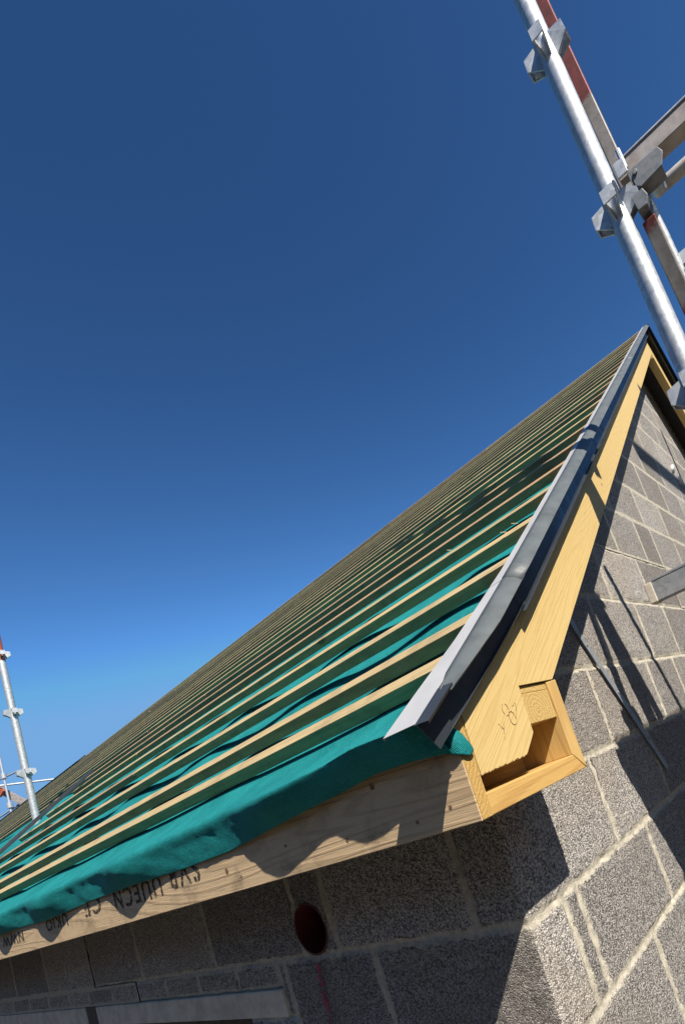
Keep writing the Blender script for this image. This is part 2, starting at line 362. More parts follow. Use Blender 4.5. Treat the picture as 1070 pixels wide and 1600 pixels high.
cells += row([-5.7] + reg(-6.1, -.52, XE) + [XE], -0.235, 0.0)
def fres(u0, v0, u1, v1): return 0.006 if (u1 > -0.9 and v1 > -0.5 and v0 < 0.2) else (0.012 if u1 > -1.8 and v1 > -.3 else 0.3)
wall_cells('front_wall', cells, 'front', fres)
cells = []
zrow = [-0.235 - 0.24 * k for k in range(12, 0, -1)] + [-0.235, 0.0, 0.245, 0.490, 0.745, 0.983, 1.225, 1.455, 1.70] + [1.94 + 0.24 * i for i in range(6)]
def gtop(y): return RZ - MS * abs(y - RY) - 0.06
YE = 2 * RY
for i in range(len(zrow) - 1):
    a, b = zrow[i], zrow[i + 1]
    if abs(a + 0.235) < 1e-6: cuts = [0, 0.137, 0.197, 0.657, 1.115]; s0 = 1.58
    elif abs(a) < 1e-6: cuts = [0, 0.468, 0.93]; s0 = 1.39
    elif abs(a - .245) < 1e-6: cuts = [0, 0.2, 0.655, 1.19]; s0 = 1.53
    elif abs(a - .49) < 1e-6: cuts = [0, .45, .87, 1.325]; s0 = 1.72
    elif abs(a - .745) < 1e-6: cuts = [0, .3, .7, 1.1, 1.59]; s0 = 2.06
    elif abs(a - .983) < 1e-6: cuts = [0, .5, .95, 1.405, 1.795, 2.05]; s0 = 2.5
    elif abs(a - 1.225) < 1e-6: cuts = [0, .7, 1.1, 1.55, 2.006, 2.46]; s0 = 2.93
    else: cuts = [0]; s0 = .46 if i % 2 else .23
    cuts = cuts + reg(s0, .46, YE - .1) + [YE]
    for (u0, v0, u1, v1) in row(cuts, a, b):
        # below the roof line only: shave the cell in steps
        if gtop(u0) >= v1 and gtop(u1) >= v1: cells.append((u0, v0, u1, v1)); continue
        n = 8
        for k in range(n):
            p0 = u0 + (u1 - u0) * k / n; p1 = u0 + (u1 - u0) * (k + 1) / n; t = min(gtop(p0), gtop(p1), v1)
            if t > v0 + .01: cells.append((p0, v0, p1, t))
def gres(u0, v0, u1, v1): return 0.006 if (u0 < 0.9 and v0 < 0.3 and v1 > -.5) else (0.012 if u0 < 2.0 and v0 < .8 and v1 > -.5 else 0.3)
# split marks the sloping cuts as mortar; keep whole cell sizes for them
wall_cells('gable_wall', cells, 'gable', gres)
b = MB(); b.box((LX, YE - .1, -2.9), (-.02, YE, 0.35)); b.box((LX - .1, 0.02, -2.9), (LX, YE, 0.35)); b.box((XE, 0.0, -2.9), (LX, .1, 0.4))
local_parent(b.build('back_wall', M['lintel']), house)
b = MB(); b.prism([(-.02, .05, -2.9), (-.02, YE - .12, -2.9), (-.02, YE - .12, .4), (-.02, RY, RZ - .15), (-.02, .05, .4)], (-.1, 0, 0))
b.box((-1.11, .10, -2.9), (-.13, .2, .38)); b.box((XE, .10, -2.9), (-5.7, .2, .38)); b.box((-5.7, .10, -.06), (-1.11, .2, .38))
local_parent(b.build('inner_leaf', M['lintel']), house)
# window opening under the lintel: black panel set back paints the dark interior
b = MB(); b.box((-5.7, .085, -2.9), (-1.11, .098, -.06)); local_parent(b.build('opening_shade_panel', M['black']), house)
b = MB(); b.box((-2.29, -0.0035, -0.149), (-0.905, .095, -0.0745)); local_parent(b.build('lintel', M['lintel'], bevel=.003), house)
b = MB(); b.box((-5.2, -0.0015, -0.152), (-2.42, .095, -0.0745)); local_parent(b.build('lintel', M['lintel'], bevel=.003), house)
b = MB(); b.box((-2.418, 0.002, -0.150), (-2.292, .08, -0.0745)); local_parent(b.build('lintel_joint', M['foam']), house)
b.build  # noqa
bpy.data.objects['lintel_joint'].data.materials[0] = M['ground']
# red pipe through the wall; a black disc paints its dark depth
b = MB(); b.tube((-0.6925, -0.0015, 0.070), (-0.6925, 0.098, 0.070), 0.0685, 56, 0, 0.0055); b.tube((-0.6925, .09, .07), (-.6925, .097, .07), .062, 32, 1)
local_parent(b.build('pipe', [M['pipe'], M['black']], smooth='auto'), house)
# marks on the wall and timber: thin decals with their own irregular outline
def decal(name, pts, mat, parent=house, th=0.0006, n=(0, -1, 0)):
    b_ = MB(); b_.prism(pts, Vector(n) * th); return local_parent(b_.build(name, mat), parent)
pts = [(-.705, -.0065, -.015), (-.690, -.0065, -.015), (-.695, -.0065, -.10), (-.708, -.0065, -.20), (-.728, -.0065, -.20), (-.715, -.0065, -.1)]
decal('paint_mark', pts, M['pink'])
for k in range(13):
    x = -1.62 - random.random() * 1.25; zt = .13 + random.uniform(-.03, .03); hh = random.uniform(.03, .08); ww = random.uniform(.006, .02)
    decal('lime_streak', [(x, -.006, zt), (x + ww, -.006, zt - .01), (x + ww * .7, -.006, zt - hh), (x + ww * .2, -.006, zt - hh)], M['lime'])

# ------------------------------------------------------------------ timber at the eaves
FY0, FY1, FZ0, FZ1 = -0.241, -0.213, 0.2425, 0.4075
b = MB()
xs = [BX, -4.9, -9.8, -14.7, -20, LX]
for i in range(len(xs) - 1): b.box((xs[i + 1] + .002, FY0, FZ0), (xs[i], FY1, FZ1))
fascia = local_parent(b.build('fascia_board', M['fascia'], bevel=.0015), house)
b = MB(); b.box((BX - .0005, FY0 + .0015, FZ0 + .0015), (BX + .0012, FY1 - .0015, FZ1 - .0015))
eg = b.build('end_grain', M['end']); eg.parent = fascia
# printed lettering, the board is nailed upside down so the print is turned half round
def stamp(txt, xr, zc, size, sx=1.0):
    c = bpy.data.curves.new('timber_stamp', 'FONT'); c.body = txt; c.size = size; c.align_x = 'LEFT'; c.align_y = 'CENTER'; c.offset = 0.0012; c.space_character = 1.25
    t = bpy.data.objects.new('t', c); COL.objects.link(t); bpy.context.view_layer.update()
    me = bpy.data.meshes.new_from_object(t); bpy.data.objects.remove(t)
    o = bpy.data.objects.new('timber_stamp', me); COL.objects.link(o); me.materials.clear(); me.materials.append(M['ink'])
    o.matrix_world = Matrix.Translation((xr, FY0 - .0012, zc)) @ Matrix.Rotation(PI, 4, 'Y') @ Matrix.Rotation(PI / 2, 4, 'X') @ Matrix.Diagonal((sx, 1, 1, 1))
    mw = o.matrix_world.copy(); o.parent = fascia; o.matrix_parent_inverse = Matrix.Translation(house.location).inverted(); 
    o.matrix_parent_inverse = Matrix.Identity(4); o.matrix_world = mw
    return o
stamp('SVR', -.640, .322, .080, 1.05)
stamp('UUECN', -.835, .312, .070, 1.1)
stamp('CE', -1.225, .320, .066, 1.5)
stamp('UKIO', -1.50, .308, .052, 1.4)
stamp('NWW', -1.95, .304, .052, 1.6)
KM = mat_simple('dark_knot', (0.14, 0.075, 0.04), .7, col2=(.26, .16, .09), scale=160)
# knots in the fascia (real dark resinous discs)
b = MB()
for (x, z, rr) in ((-.53, .290, .012), (-.02, .345, .010), (.055, .268, .006), (.13, .275, .006), (-.30, .30, .006), (-.12, .275, .007), (.155, .365, .005), (-.48, .27, .005)):
    b = MB(); b.tube((x, FY0 - .0006, z), (x, FY0 + .004, z), rr * .55, 14); kn = b.build('knot', KM); kn.parent = fascia
def face_uv(*a): pass
# end frame of the verge ladder
def jag(p0, p1, n, amp):  # torn saw edge between two YZ points
    out = []
    for i in range(1, n):
        t = i / n; out.append((p0[0] + (p1[0] - p0[0]) * t + random.uniform(-amp, amp) * .3, p0[1] + (p1[1] - p0[1]) * t + random.uniform(-amp, amp)))
    return out
b = MB(); b.prism([(BX, -.2125, .2435), (BX, .105, .2445), (BX, .071, .2772), (BX, -.2125, .2765)], (-.17, 0, 0))
local_parent(b.build('soffit_board', M['box'], bevel=.0015), house)
b = MB(); b.prism([(BX - .0005, .1095, .2445), (BX - .0005, .1105, .430), (BX - .0005, .0725, .427), (BX - .0005, .0725, .2775)], (-.165, 0, 0))
local_parent(b.build('side_board', M['boxz'], bevel=.0015), house)
b = MB(); b.box((.03, -.028, .3565), (BX - .004, .0715, .4135)); b.box((.03, -.028, .4142), (BX - .005, .0715, .4275))
local_parent(b.build('noggin', M['end2'], bevel=.001), house)
b = MB(); b.box((.045, -.20, .2775), (.065, .0715, .43)); local_parent(b.build('backing_board', M['box']), house)
# barge board, plumb-cut foot with a torn bottom edge
low = lambda y: 0.359 + 0.731 * y; top = lambda y: Z0 + MS * y - TB * 1.235 - .004
RYB = RY; ztop = Z0 + MS * RYB - TB * 1.235 - .004
foot = [(-.209, .3036)] + jag((-.209, .3036), (-.075, .308), 60, .0016) + [(-.075, .3095), (-.035, .341), (-.029, .429), (.0985, .431)]
poly = foot + [(RYB - .001, low(RYB)), (RYB - .001, top(RYB)), (-.209, top(-.209))]
b = MB(); b.prism([(BX, y, z) for y, z in poly], (-.042, 0, 0))
barge = local_parent(b.build('barge_board', M['barge'], bevel=.0005), house)
rz = lambda y: RZ - MS * (y - RY) - TB * 1.235 - .004
b = MB(); b.prism([(BX, RYB + .001, rz(RYB)), (BX, YE + .24, rz(YE + .24)), (BX, YE + .24, rz(YE + .24) - .235), (BX, RYB + .001, rz(RYB) - .235)], (-.042, 0, 0))
M['barge_r'] = wood('fresh_spruce_right', (0.66, 0.49, 0.215), (0.61, 0.44, 0.18), (0.52, 0.345, 0.125), 'y', -SL, 1.0)
local_parent(b.build('barge_board', M['barge_r'], bevel=.0012), house)
# pencil note on the barge foot
def arc(cy, cz, ry, rz_, a0, a1, th=.0009, n=14):
    o = [];
    for i in range(n + 1):
        a = a0 + (a1 - a0) * i / n; o.append((cy + ry * math.cos(a), cz + rz_ * math.sin(a)))
    return o
def stroke(pl, x, th, mb):
    for i in range(len(pl) - 1):
        a = Vector((x, *pl[i])); c = Vector((x, *pl[i + 1])); dvec = (c - a); pr = Vector((0, -dvec.z, dvec.y)).normalized() * th
        mb.prism([a - pr, a + pr, c + pr, c - pr], (.0006, 0, 0))
b = MB(); X_ = BX + .0004
stroke(arc(-.095, .392, .009, .011, 0, 2 * PI), X_, .00035, b); stroke(arc(-.083, .375, .009, .012, 0, 2 * PI), X_, .00035, b)
stroke([(-.072, .395), (-.060, .400), (-.064, .385), (-.074, .372)], X_, .00035, b)
stroke([(-.128, .372), (-.118, .360), (-.112, .372)], X_, .00035, b); stroke([(-.118, .360), (-.125, .345)], X_, .00035, b)
pm = b.build('pencil_mark', M['pencil']); pm.parent = barge
# soffit board under the right slope and behind the barge boards: ladder lining
b = MB(); b.prism([(.1375, RY, RZ - .25), (.1375, YE + .2, RZ - .25 - MS * (YE + .2 - RY)), (.1375, YE + .2, RZ - .10 - MS * (YE + .2 - RY)), (.1375, RY, RZ - .10)], (-.02, 0, 0))
local_parent(b.build('lining_board', M['barge_r']), house)

# ------------------------------------------------------------------ membrane
def sag(x, y):
    ph = (x / 0.62) % 1.0; s_ = math.sin(PI * ph) ** 2
    return -(0.006 + 0.016 * s_ + 0.010 * (fbm(x, y * 2, 0, 2.3) + .4) + 0.004 * fbm(x, y, 3, 9))
xg = [0.165 - .02 * i for i in range(0, 120)] + [-2.25 - .06 * i for i in range(0, 80)] + [-7.1 - .5 * i for i in range(0, 46)]
xg = [x for x in xg if x > LX] + [LX]
yg = [-.215 + .012 * i for i in range(0, 16)] + [-.02 + .03 * i for i in range(0, 60)] + [1.8 + .1 * i for i in range(0, 19)]
yg = [y for y in yg if y < RY] + [RY]
def bulge(x):
    """how far the eaves fold stands off the fascia, and how low its hem hangs"""
    pk = [(.06, .042, .17), (-.24, .042, .14), (-.97, .034, .15), (-1.60, .034, .14), (-2.12, .034, .12), (-2.6, .03, .15), (-3.2, .03, .2), (-3.9, .03, .25)]
    v = .007 + sum(a * math.exp(-((x - c) / w_) ** 2) for c, a, w_ in pk)
    return v + .004 * fbm(x, 0, 0, 9)
hemk = [(.215, .345), (.154, .352), (.10, .358), (.018, .361), (-.1, .352), (-.25, .343), (-.389, .333), (-.50, .326), (-.70, .325), (-.95, .331), (-1.256, .331), (-1.65, .322), (-2.0, .331), (-2.24, .329), (-3, .327), (-31, .33)]
def hem(x):
    for (a, za), (c, zc) in zip(hemk, hemk[1:]):
        if x >= c: t = (x - c) / (a - c); return zc + (za - zc) * t
    return .33
b = MB(); rows = []
xd = [.177] + xg
NX = len(xd)
for x in xd:
    col_ = []
    bu = bulge(x); hz = hem(x)
    inner = x <= .166
    # hem -> belly -> nose over the fascia -> up the slope
    nose = rp(x, FY0 - .010, -TB - .006)
    p0 = Vector((x, FY0 - .0025 - .30 * bu, hz)); p1 = Vector((x, FY0 - .55 * bu - .003, hz + .014)); p2 = Vector((x, FY0 - bu - .004, hz + .046 + .003 * fbm(x, 1, 0, 4)))
    p3 = Vector((x, FY0 - bu * .62 - .012, nose.z - .008)); p4 = rp(x, FY0 + .006, -TB - .004)
    ctrl = [p0, p1, p2, p3, p4]
    K = 16
    for i in range(K):
        t = i / K * (len(ctrl) - 1); k = int(t); ft = t - k
        P = [ctrl[max(0, k - 1)], ctrl[k], ctrl[min(4, k + 1)], ctrl[min(4, k + 2)]]
        q = 0.5 * ((2 * P[1]) + (-P[0] + P[2]) * ft + (2 * P[0] - 5 * P[1] + 4 * P[2] - P[3]) * ft ** 2 + (-P[0] + 3 * P[1] - 3 * P[2] + P[3]) * ft ** 3)
        q.y += .0022 * fbm(x, q.z * 2, 0, 26) - .0022 * max(0, 1 - 5 * abs(fbm(x + q.z * 1.3, q.z * .6, 2, 3.2))) * math.sin(PI * min(1, i / 11)); q.y = min(q.y, FY0 - .002) if i < 12 else q.y
        col_.append(q)
    for y in yg:
        s_ = sag(x, y) * (1 if y > -.17 else .25)
        if -6.9 < x < -4.7 and .3 < y < 1.05: s_ += .045 * math.sin(PI * (x + 6.9) / 2.2) * math.sin(PI * (y - .3) / .75)
        col_.append(rp(min(x, .166), y, -TB - .001 + s_) if inner else rp(x, FY0 + .01, -TB - .004) + Vector((0, .0002 * len(col_), 0)))
    rows.append(col_)
NY = len(rows[0])
skip_cols = sum(1 for x in xd if x > .166)
for c_ in rows: b.v += [tuple(p) for p in c_]
for i in range(NX - 1):
    for j in range(NY - 1):
        if i < skip_cols and j >= K: continue
        b.f.append((i * NY + j, (i + 1) * NY + j, (i + 1) * NY + j + 1, i * NY + j + 1)); b.mi.append(0)
local_parent(b.build('roof_membrane', M['teal'], smooth=True, solid=.0012, off=0), house)
# loose end of the membrane folded round the fascia corner
b = MB(); FL = [[(.150, -.2450, .3795), (.168, -.2475, .384), (.182, -.2440, .3835), (.1870, -.236, .378), (.1880, -.227, .363), (.1885, -.2160, .3440)],
                [(.149, -.2455, .3660), (.166, -.2520, .366), (.184, -.2530, .366), (.1905, -.243, .363), (.1910, -.233, .352), (.1885, -.2215, .3400)],
                [(.149, -.2450, .3560), (.160, -.2490, .350), (.176, -.2505, .345), (.1855, -.245, .341), (.1880, -.237, .3385), (.1880, -.2290, .3365)]]
for rw in FL: b.v += rw
for i in range(2):
    for j in range(5): b.f.append((i * 6 + j, i * 6 + j + 1, (i + 1) * 6 + j + 1, (i + 1) * 6 + j)); b.mi.append(0)
fl = b.build('membrane_flap', M['teal'], smooth=True); fl.parent = house; fl.matrix_parent_inverse = Matrix.Translation(house.location).inverted()
ms_ = fl.modifiers.new('sub', 'SUBSURF'); ms_.levels = 3; ms_.render_levels = 3; ms2 = fl.modifiers.new('solid', 'SOLIDIFY'); ms2.thickness = .0012
b = MB()  # far slope
b.prism([(.212, RY + .01, RZ - .012), (.212, YE + .25, RZ - .012 - MS * (YE + .24 - RY)), (.212, YE + .25, RZ - .035 - MS * (YE + .24 - RY)), (.212, RY + .01, RZ - .035)], (LX - .212, 0, 0))
local_parent(b.build('far_roof_slope', M['black']), house)

# ------------------------------------------------------------------ battens
ys = [-.182, -.085] + [-.085 + .1857 * k for k in range(1, 21)]
def batten(y, x0, x1, k, pink):
    b_ = MB(); n = max(2, int(abs(x1 - x0) / (.12 if x0 > -5 else .6))); pr = []
    for i in range(n + 1):
        x = x0 + (x1 - x0) * i / n
        dy = .0055 * fbm(x, k * 3.1, 0, .5) + .0009 * fbm(x, k, 0, 6); dz = .0014 * fbm(x, k * 1.7, 5, .5); wv = .0014 * fbm(x, k, 9, 8)
        base = rp(x, y + dy, dz - .004)
        pr.append([base, base + SLP * (WB + wv), base + SLP * (WB + wv) - NRM * .029, base - NRM * (.029 + wv)])
    b_.sweep(lambda i: pr[i], pr, closed=True)
    o_ = len(b_.v); b_.f += [(0, 1, 2, 3), (o_ - 1, o_ - 2, o_ - 3, o_ - 4)]; b_.mi += [0, 0]
    return local_parent(b_.build('batten', M['batten_pink'] if pink else M['batten'], bevel=.0012 if x0 > -6 else 0), house)
for k, y in enumerate(ys):
    xr = .190
    cuts = [xr]
    x = -random.uniform(1.2, 4.6)
    cuts.append(x); cuts.append(x - random.uniform(4.2, 5.2)); cuts.append(LX + (.2 if k % 3 else 0))
    if .30 < y < .95:  # gap round the scaffold pole
        cuts = [xr, -random.uniform(1.2, 3.2), -4.80]; 
        batten(y, -7.4 - random.random() * .3, -16, k, False); batten(y, -16.01, LX, k, False)
    for i in range(len(cuts) - 1):
        batten(y + random.uniform(-.003, .003), cuts[i], cuts[i + 1] + .004, k + i * 31, (k in (0, 2, 4)) or random.random() < .2)
b = MB(); b.beam((.16, RY, RZ - .045), (LX, RY, RZ - .045), .03, .04); local_parent(b.build('ridge_board', M['batten']), house)
b = MB(); b.prism([(-12.9, RY - .12, RZ - .065), (-12.9, RY + .02, RZ + .035), (-12.9, RY + .14, RZ - .065)], (LX + 12.9, 0, 0))
local_parent(b.build('ridge_capping', M['navy']), house)

# ------------------------------------------------------------------ verge trim
st = [(-.318, .124, .192, .219), (-.24, .138, .200, .228), (-.14, .160, .205, .236), (.05, .182, .212, .243), (.6, .187, .215, .246), (RY - .02, .187, .215, .246)]
def trim_at(y):
    for a, c in zip(st, st[1:]):
        if y <= c[0]: t = max(0, (y - a[0]) / (c[0] - a[0])); return [a[i] + (c[i] - a[i]) * t for i in (1, 2, 3)]
    return list(st[-1][1:])
verge = empty('v', 'x', 'x'); bpy.data.objects.remove(verge)
segs = [(-.318, .015), (.0, 1.25), (1.22, 2.2), (2.17, 2.95), (2.92, RY)]
for si, (ya, yb) in enumerate(segs):
    b = MB(); lift = .0006 * (si % 2)
    path = [ya + (yb - ya) * i / 24 for i in range(25)]
    leg = .047 if si == 0 else .071
    def prof(i, path=path, lift=lift, leg=leg, si=si):
        y = path[i]; xi, xl, xh = trim_at(y); lg = leg + (.013 * max(0, min(1, (y + .318) / .30)) if si == 0 else 0)
        return [rp(xi, y, -.001 + lift), rp(xi + .0008, y, .003 + lift), rp(xl, y, .0035 + lift),
                rp(xl - .008 * min(1, (y + .318) / .1) + lift, y, -.004), rp(xl - .008 * min(1, (y + .318) / .1) + lift, y, -lg), rp(xl - .002 + lift, y, -lg - .001)]
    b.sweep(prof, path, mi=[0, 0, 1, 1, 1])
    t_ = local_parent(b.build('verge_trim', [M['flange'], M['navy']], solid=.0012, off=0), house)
    # slate grey drip nose wrapped over the outer edge
    b = MB(); y0 = ya + (.05 if si == 0 else 0); pth = [y0 + (yb - y0) * i / 24 for i in range(25)]
    def prof2(i, path=pth, lift=lift, si=si):
        y = path[i]; xi, xl, xh = trim_at(y); tn = .004 - .019 * max(0, min(1, (y + .33) / .22)); e = .0012 * fbm(y, si, 0, 9)
        back = .012 * max(0, 1 - i / 3.) if si == 0 else 0
        return [rp(xl - .001 + back, y, .0058 + lift), rp(xl + (xh - xl) * .3, y, .0035 + lift + e * .5), rp(xl + (xh - xl) * .75, y, -.001 + tn * .3 + lift + e), rp(xh, y, tn + lift), rp(xh - .002, y, tn - .002 + lift), rp(xh - .008, y, tn - .002 + lift)]
    b.sweep(prof2, pth)
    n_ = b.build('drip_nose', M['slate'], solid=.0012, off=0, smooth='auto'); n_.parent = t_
    if si == 0:
        b = MB()
        def prof3(i): 
            y = [-.322, -.30, -.26][i]; xi, xl, xh = trim_at(y)
            return [rp(xl, y, .0038), rp(xl + (xh - xl) * .4, y, .0042), rp(xh, y, .003), rp(xh - .003, y, -.001)]
        b.sweep(prof3, [0, 1, 2]); n_ = b.build('drip_nose', M['navy'], solid=.001, off=0); n_.parent = t_
# right slope trim (seen from below at the apex)
def rq(x, y, off=0.0): return Vector((x, y, RZ - MS * (y - RY))) + Vector((0, MS, 1)).normalized() * off
b = MB(); path = [RY + (YE + .3 - RY) * i / 12 for i in range(13)]
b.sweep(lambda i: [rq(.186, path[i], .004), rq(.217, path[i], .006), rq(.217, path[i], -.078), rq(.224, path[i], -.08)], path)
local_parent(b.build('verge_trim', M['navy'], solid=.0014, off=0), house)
b = MB(); b.sweep(lambda i: [rq(.213, path[i], .008), rq(.23, path[i], .006), rq(.246, path[i], -.008), rq(.240, path[i], -.013)], path)
local_parent(b.build('drip_nose', M['navy'], solid=.0014, off=0), house)

# metal strap nailed to the gable
b = MB(); a0 = Vector((.013, .60, .716)); a1 = Vector((.008, .976, .088))
b.beam(a0, a1, .0022, .026, up=(0, .86, .5)); 
for t in (.25, .52, .80): 
    c_ = a0.lerp(a1, t); b.tube(c_ + Vector((-.001, 0, 0)), c_ + Vector((.004, 0, 0)), .004, 8)
local_parent(b.build('metal_strap', M['galv_dull']), house)
for (y, z, s_) in ((3.45, 1.99, .03), (3.58, 1.93, .035)):
    b = MB(); b.tube((.0, y, z - s_), (.02, y, z + s_), .018, 10, rad1=.012); local_parent(b.build('mortar_dab', M['foam'], smooth=True), house)

# ------------------------------------------------------------------ scaffold pieces
def pocket(mb, cx, cy, z, ang, rad=.026):
    """one pressed-steel ledger bracket: a folded pocket open top and bottom, tapering to the tube"""
    R_ = Matrix.Rotation(ang, 3, 'Z'); c = Vector((cx, cy, z)); L_, W_ = .063, .018
    def P(x, y, zz): return c + R_ @ Vector((x, y, zz))
    th = .0035
    for sgn in (-1, 1):
        q = [P(rad * .75, sgn * W_ * .85, .030), P(L_, sgn * W_, .021), P(L_, sgn * W_, -.018), P(rad * .75, sgn * W_ * .55, -.050)]
        mb.prism(q, R_ @ Vector((0, -sgn * th, 0)))
    mb.prism([P(L_, -W_, .021), P(L_, W_, .021), P(L_ + .002, W_, -.018), P(L_ + .002, -W_, -.018)], R_ @ Vector((-th, 0, 0)))
def node_brackets(cx, cy, z, angs, parent, root, mat):
    for a in angs:
        b_ = MB(); pocket(b_, cx, cy, z, a); o_ = b_.build('ledger_bracket', mat); local_parent(o_, root); o_.parent = parent
        o_.matrix_parent_inverse = Matrix.Translation(root.location).inverted()
def put(ob, parent, root):
    ob.parent = parent; ob.matrix_parent_inverse = Matrix.Translation(root.location).inverted(); return ob
PX, PY = .594, .570
near = empty('scaffold', 'tall galvanised scaffold standard with red tipped brace standing beside the gable', 'scaffold', (PX, PY, -2.9))
b = MB(); b.tube((PX, PY, -2.9), (PX, PY, 4.2), .0262, 40)
post = local_parent(b.build('standard', M['galv'], smooth='auto'), near)
NZ = [1.026 + .5417 * k for k in range(-7, 6)]
for z in NZ:
    for a in (0, PI / 2, PI, -PI / 2):
        b = MB(); pocket(b, PX, PY, z, a); put(b.build('ledger_bracket', M['galv']), near, near)
# rear red-tipped flat brace
b = MB(); b.beam((.634, .70, 1.70), (.618, .70, 3.4), .036, .05, up=(0, 1, 0)); put(b.build('brace', M['red1'], bevel=.003), near, near)
b = MB(); b.beam((.652, .615, 1.50), (.655, .80, .72), .036, .085, up=(0, 1, 0)); put(b.build('brace', M['red2'], bevel=.003), near, near)
b = MB(); b.tube((.667, .60, 1.555), (.671, .775, .75), .013, 16); put(b.build('thin_tube', M['galv'], smooth='auto'), near, near)
# transom running away to the right from the second node
b = MB(); b.box((PX + .035, .560, 1.617), (PX + 1.18, .606, 1.664)); b.box((PX + .035, .557, 1.6645), (PX + 1.18, .609, 1.670), 1)
put(b.build('transom', [M['rust'], M['galv']], bevel=.0015), near, near)
b = MB(); b.prism([(.650, .552, 1.618), (.735, .552, 1.612), (.742, .552, 1.592), (.728, .552, 1.562), (.668, .552, 1.556), (.650, .552, 1.575)], (0, .004, 0))
b.prism([(.655, .556, 1.560), (.728, .556, 1.562), (.728, .600, 1.562), (.655, .600, 1.560)], (0, 0, .004)); b.tube((.668, .548, 1.60), (.668, .556, 1.60), .007, 8)
b.prism([(.636, .552, 1.552), (.668, .552, 1.552), (.674, .552, 1.528), (.664, .552, 1.506), (.640, .552, 1.508)], (0, .045, 0))
put(b.build('end_clamp', M['galv_shade'], bevel=.0015), near, near)
b = MB(); b.tube((.652, .54, 1.615), (.652, .536, 1.672), .0075, 10); b.box((.628, .53, 1.600), (.656, .535, 1.642))
put(b.build('wedge_pin', M['galv'], bevel=.0015), near, near)
b = MB(); b.tube((.70, .82, 1.745), (1.75, .82, 1.745), .019, 16); put(b.build('guard_rail', M['rust'], smooth='auto'), near, near)
def coupler(x, y, z, s=1.0):
    b_ = MB(); b_.tube((x, y - .02 * s, z), (x, y + .02 * s, z), .024 * s, 12, 0, .006 * s); b_.box((x - .012 * s, y - .03 * s, z - .012 * s), (x + .03 * s, y - .022 * s, z + .03 * s))
    b_.tube((x + .02 * s, y - .045 * s, z), (x + .02 * s, y + .03 * s, z), .006 * s, 8); return b_
put(coupler(.70, .64, 1.60, .8).build('coupler', M['galv'], smooth='auto'), near, near)
put(coupler(.688, .66, 1.375, .8).build('coupler', M['galv'], smooth='auto'), near, near)
b = MB(); b.tube((.69, .66, 1.40), (1.6, .66, 1.42), .014, 12); put(b.build('guard_rail', M['galv'], smooth='auto'), near, near)
# second row of the same scaffold, to the right of the view
for (x, y, tp) in ((2.6, 2.2, 4.6), (1.75, 2.9, 4.6)):
    b = MB(); b.tube((x, y, -2.9), (x, y, tp), .0262, 20); 
    for z in [q for q in NZ[::2] if q < tp]:
        for a in (0, PI / 2, PI, -PI / 2): pocket(b, x, y, z, a)
    o_ = b.build('standard', M['galv'], smooth='auto'); put(o_, near, near)
b = MB(); b.tube((1.6, 1.75, 3.86), (1.6, 6.0, 3.86), .05, 16); put(b.build('ledger', M['galv'], smooth='auto'), near, near)
deck = MB()
for k in range(4): deck.box((.70 + .235 * k, .335, 1.085), (.70 + .235 * k + .225, 3.4, 1.125))
put(deck.build('deck_boards', M['plank']), near, near)
deck = MB()
for k in range(4): deck.box((.30 + .235 * k, -3.2, -1.30), (.30 + .235 * k + .225, 4.4, -1.26))
for k in range(4): deck.box((-6, -.55 - .235 * k, -1.30), (.29, -.55 - .235 * k + .225, -1.26))
put(deck.build('working_platform', M['plank']), near, near)

# steel channel poking in from the right, close to the wall
chan = empty('steel_channel', 'short galvanised channel with a pale battered end reaching toward the gable blocks', 'channel', (.31, .50, .56))
b = MB(); x0, x1, y0, y1, z0, z1, t = .309, 1.3, .497, .533, .556, .606, .003
b.box((x0, y0, z0), (x1, y0 + t, z1)); b.box((x0, y0 + t, z0), (x1, y1, z0 + t)); b.box((x0, y0 + t, z1 - t), (x1, y1, z1))
local_parent(b.build('channel_web', M['galv_dull'], bevel=.001), chan)
b = MB(); b.box((x0 - .0025, y0 - .003, z0 - .002), (x0 + .018, y1 + .001, z1 + .002)); local_parent(b.build('end_cap', M['lintel'], bevel=.002), chan)
b = MB(); b.box((x0 + .02, y0 - .001, z1 + .001), (x1, y0 + .02, z1 + .008)); local_parent(b.build('top_rib', M['galv_dull'], bevel=.001), chan)

# far poles at the left edge
FX, FY_ = -5.35, .75
far = empty('scaffold_pole', 'pale steel scaffold pole with three bracket rings rising through the roof gap', 'scaffold pole', (FX, FY_, 0.9))
b = MB(); b.tube((FX, FY_, .9), (FX, FY_, 2.62), .0262, 24, 0); b.tube((FX, FY_, 2.62), (FX, FY_, 3.4), .0275, 24, 1)
local_parent(b.build('tube', [M['galv'], M['red']], smooth='auto'), far)
for z in (1.585, 2.134, 2.68):
    for a in (0, PI / 2, PI, PI * 1.5):
        b = MB(); pocket(b, FX, FY_, z, a); local_parent(b.build('ledger_bracket', M['galv']), far)
thin = empty('distant_scaffold', 'distant pale scaffold upright with rail and red brace beyond the ridge at the left edge', 'scaffold', (-19.245, 3.93, 0))
b = MB(); b.tube((-19.245, 3.93, -2.9), (-19.245, 3.93, 5.1), .027, 16); local_parent(b.build('standard', M['galv'], smooth='auto'), thin)
b = MB(); b.tube((-19.45, 3.40, 4.33), (-18.45, 6.6, 3.84), .027, 14); local_parent(b.build('guard_rail', M['galv'], smooth='auto'), thin)
b = MB(); b.tube((-19.9, 3.75, 3.45), (-19.0, 4.4, 3.78), .026, 12); local_parent(b.build('ledger', M['galv_dull'], smooth='auto'), thin)
b = MB(); b.tube((-19.9, 3.75, 4.46), (-19.1, 4.25, 4.56), .026, 12); local_parent(b.build('ledger', M['galv_dull'], smooth='auto'), thin)
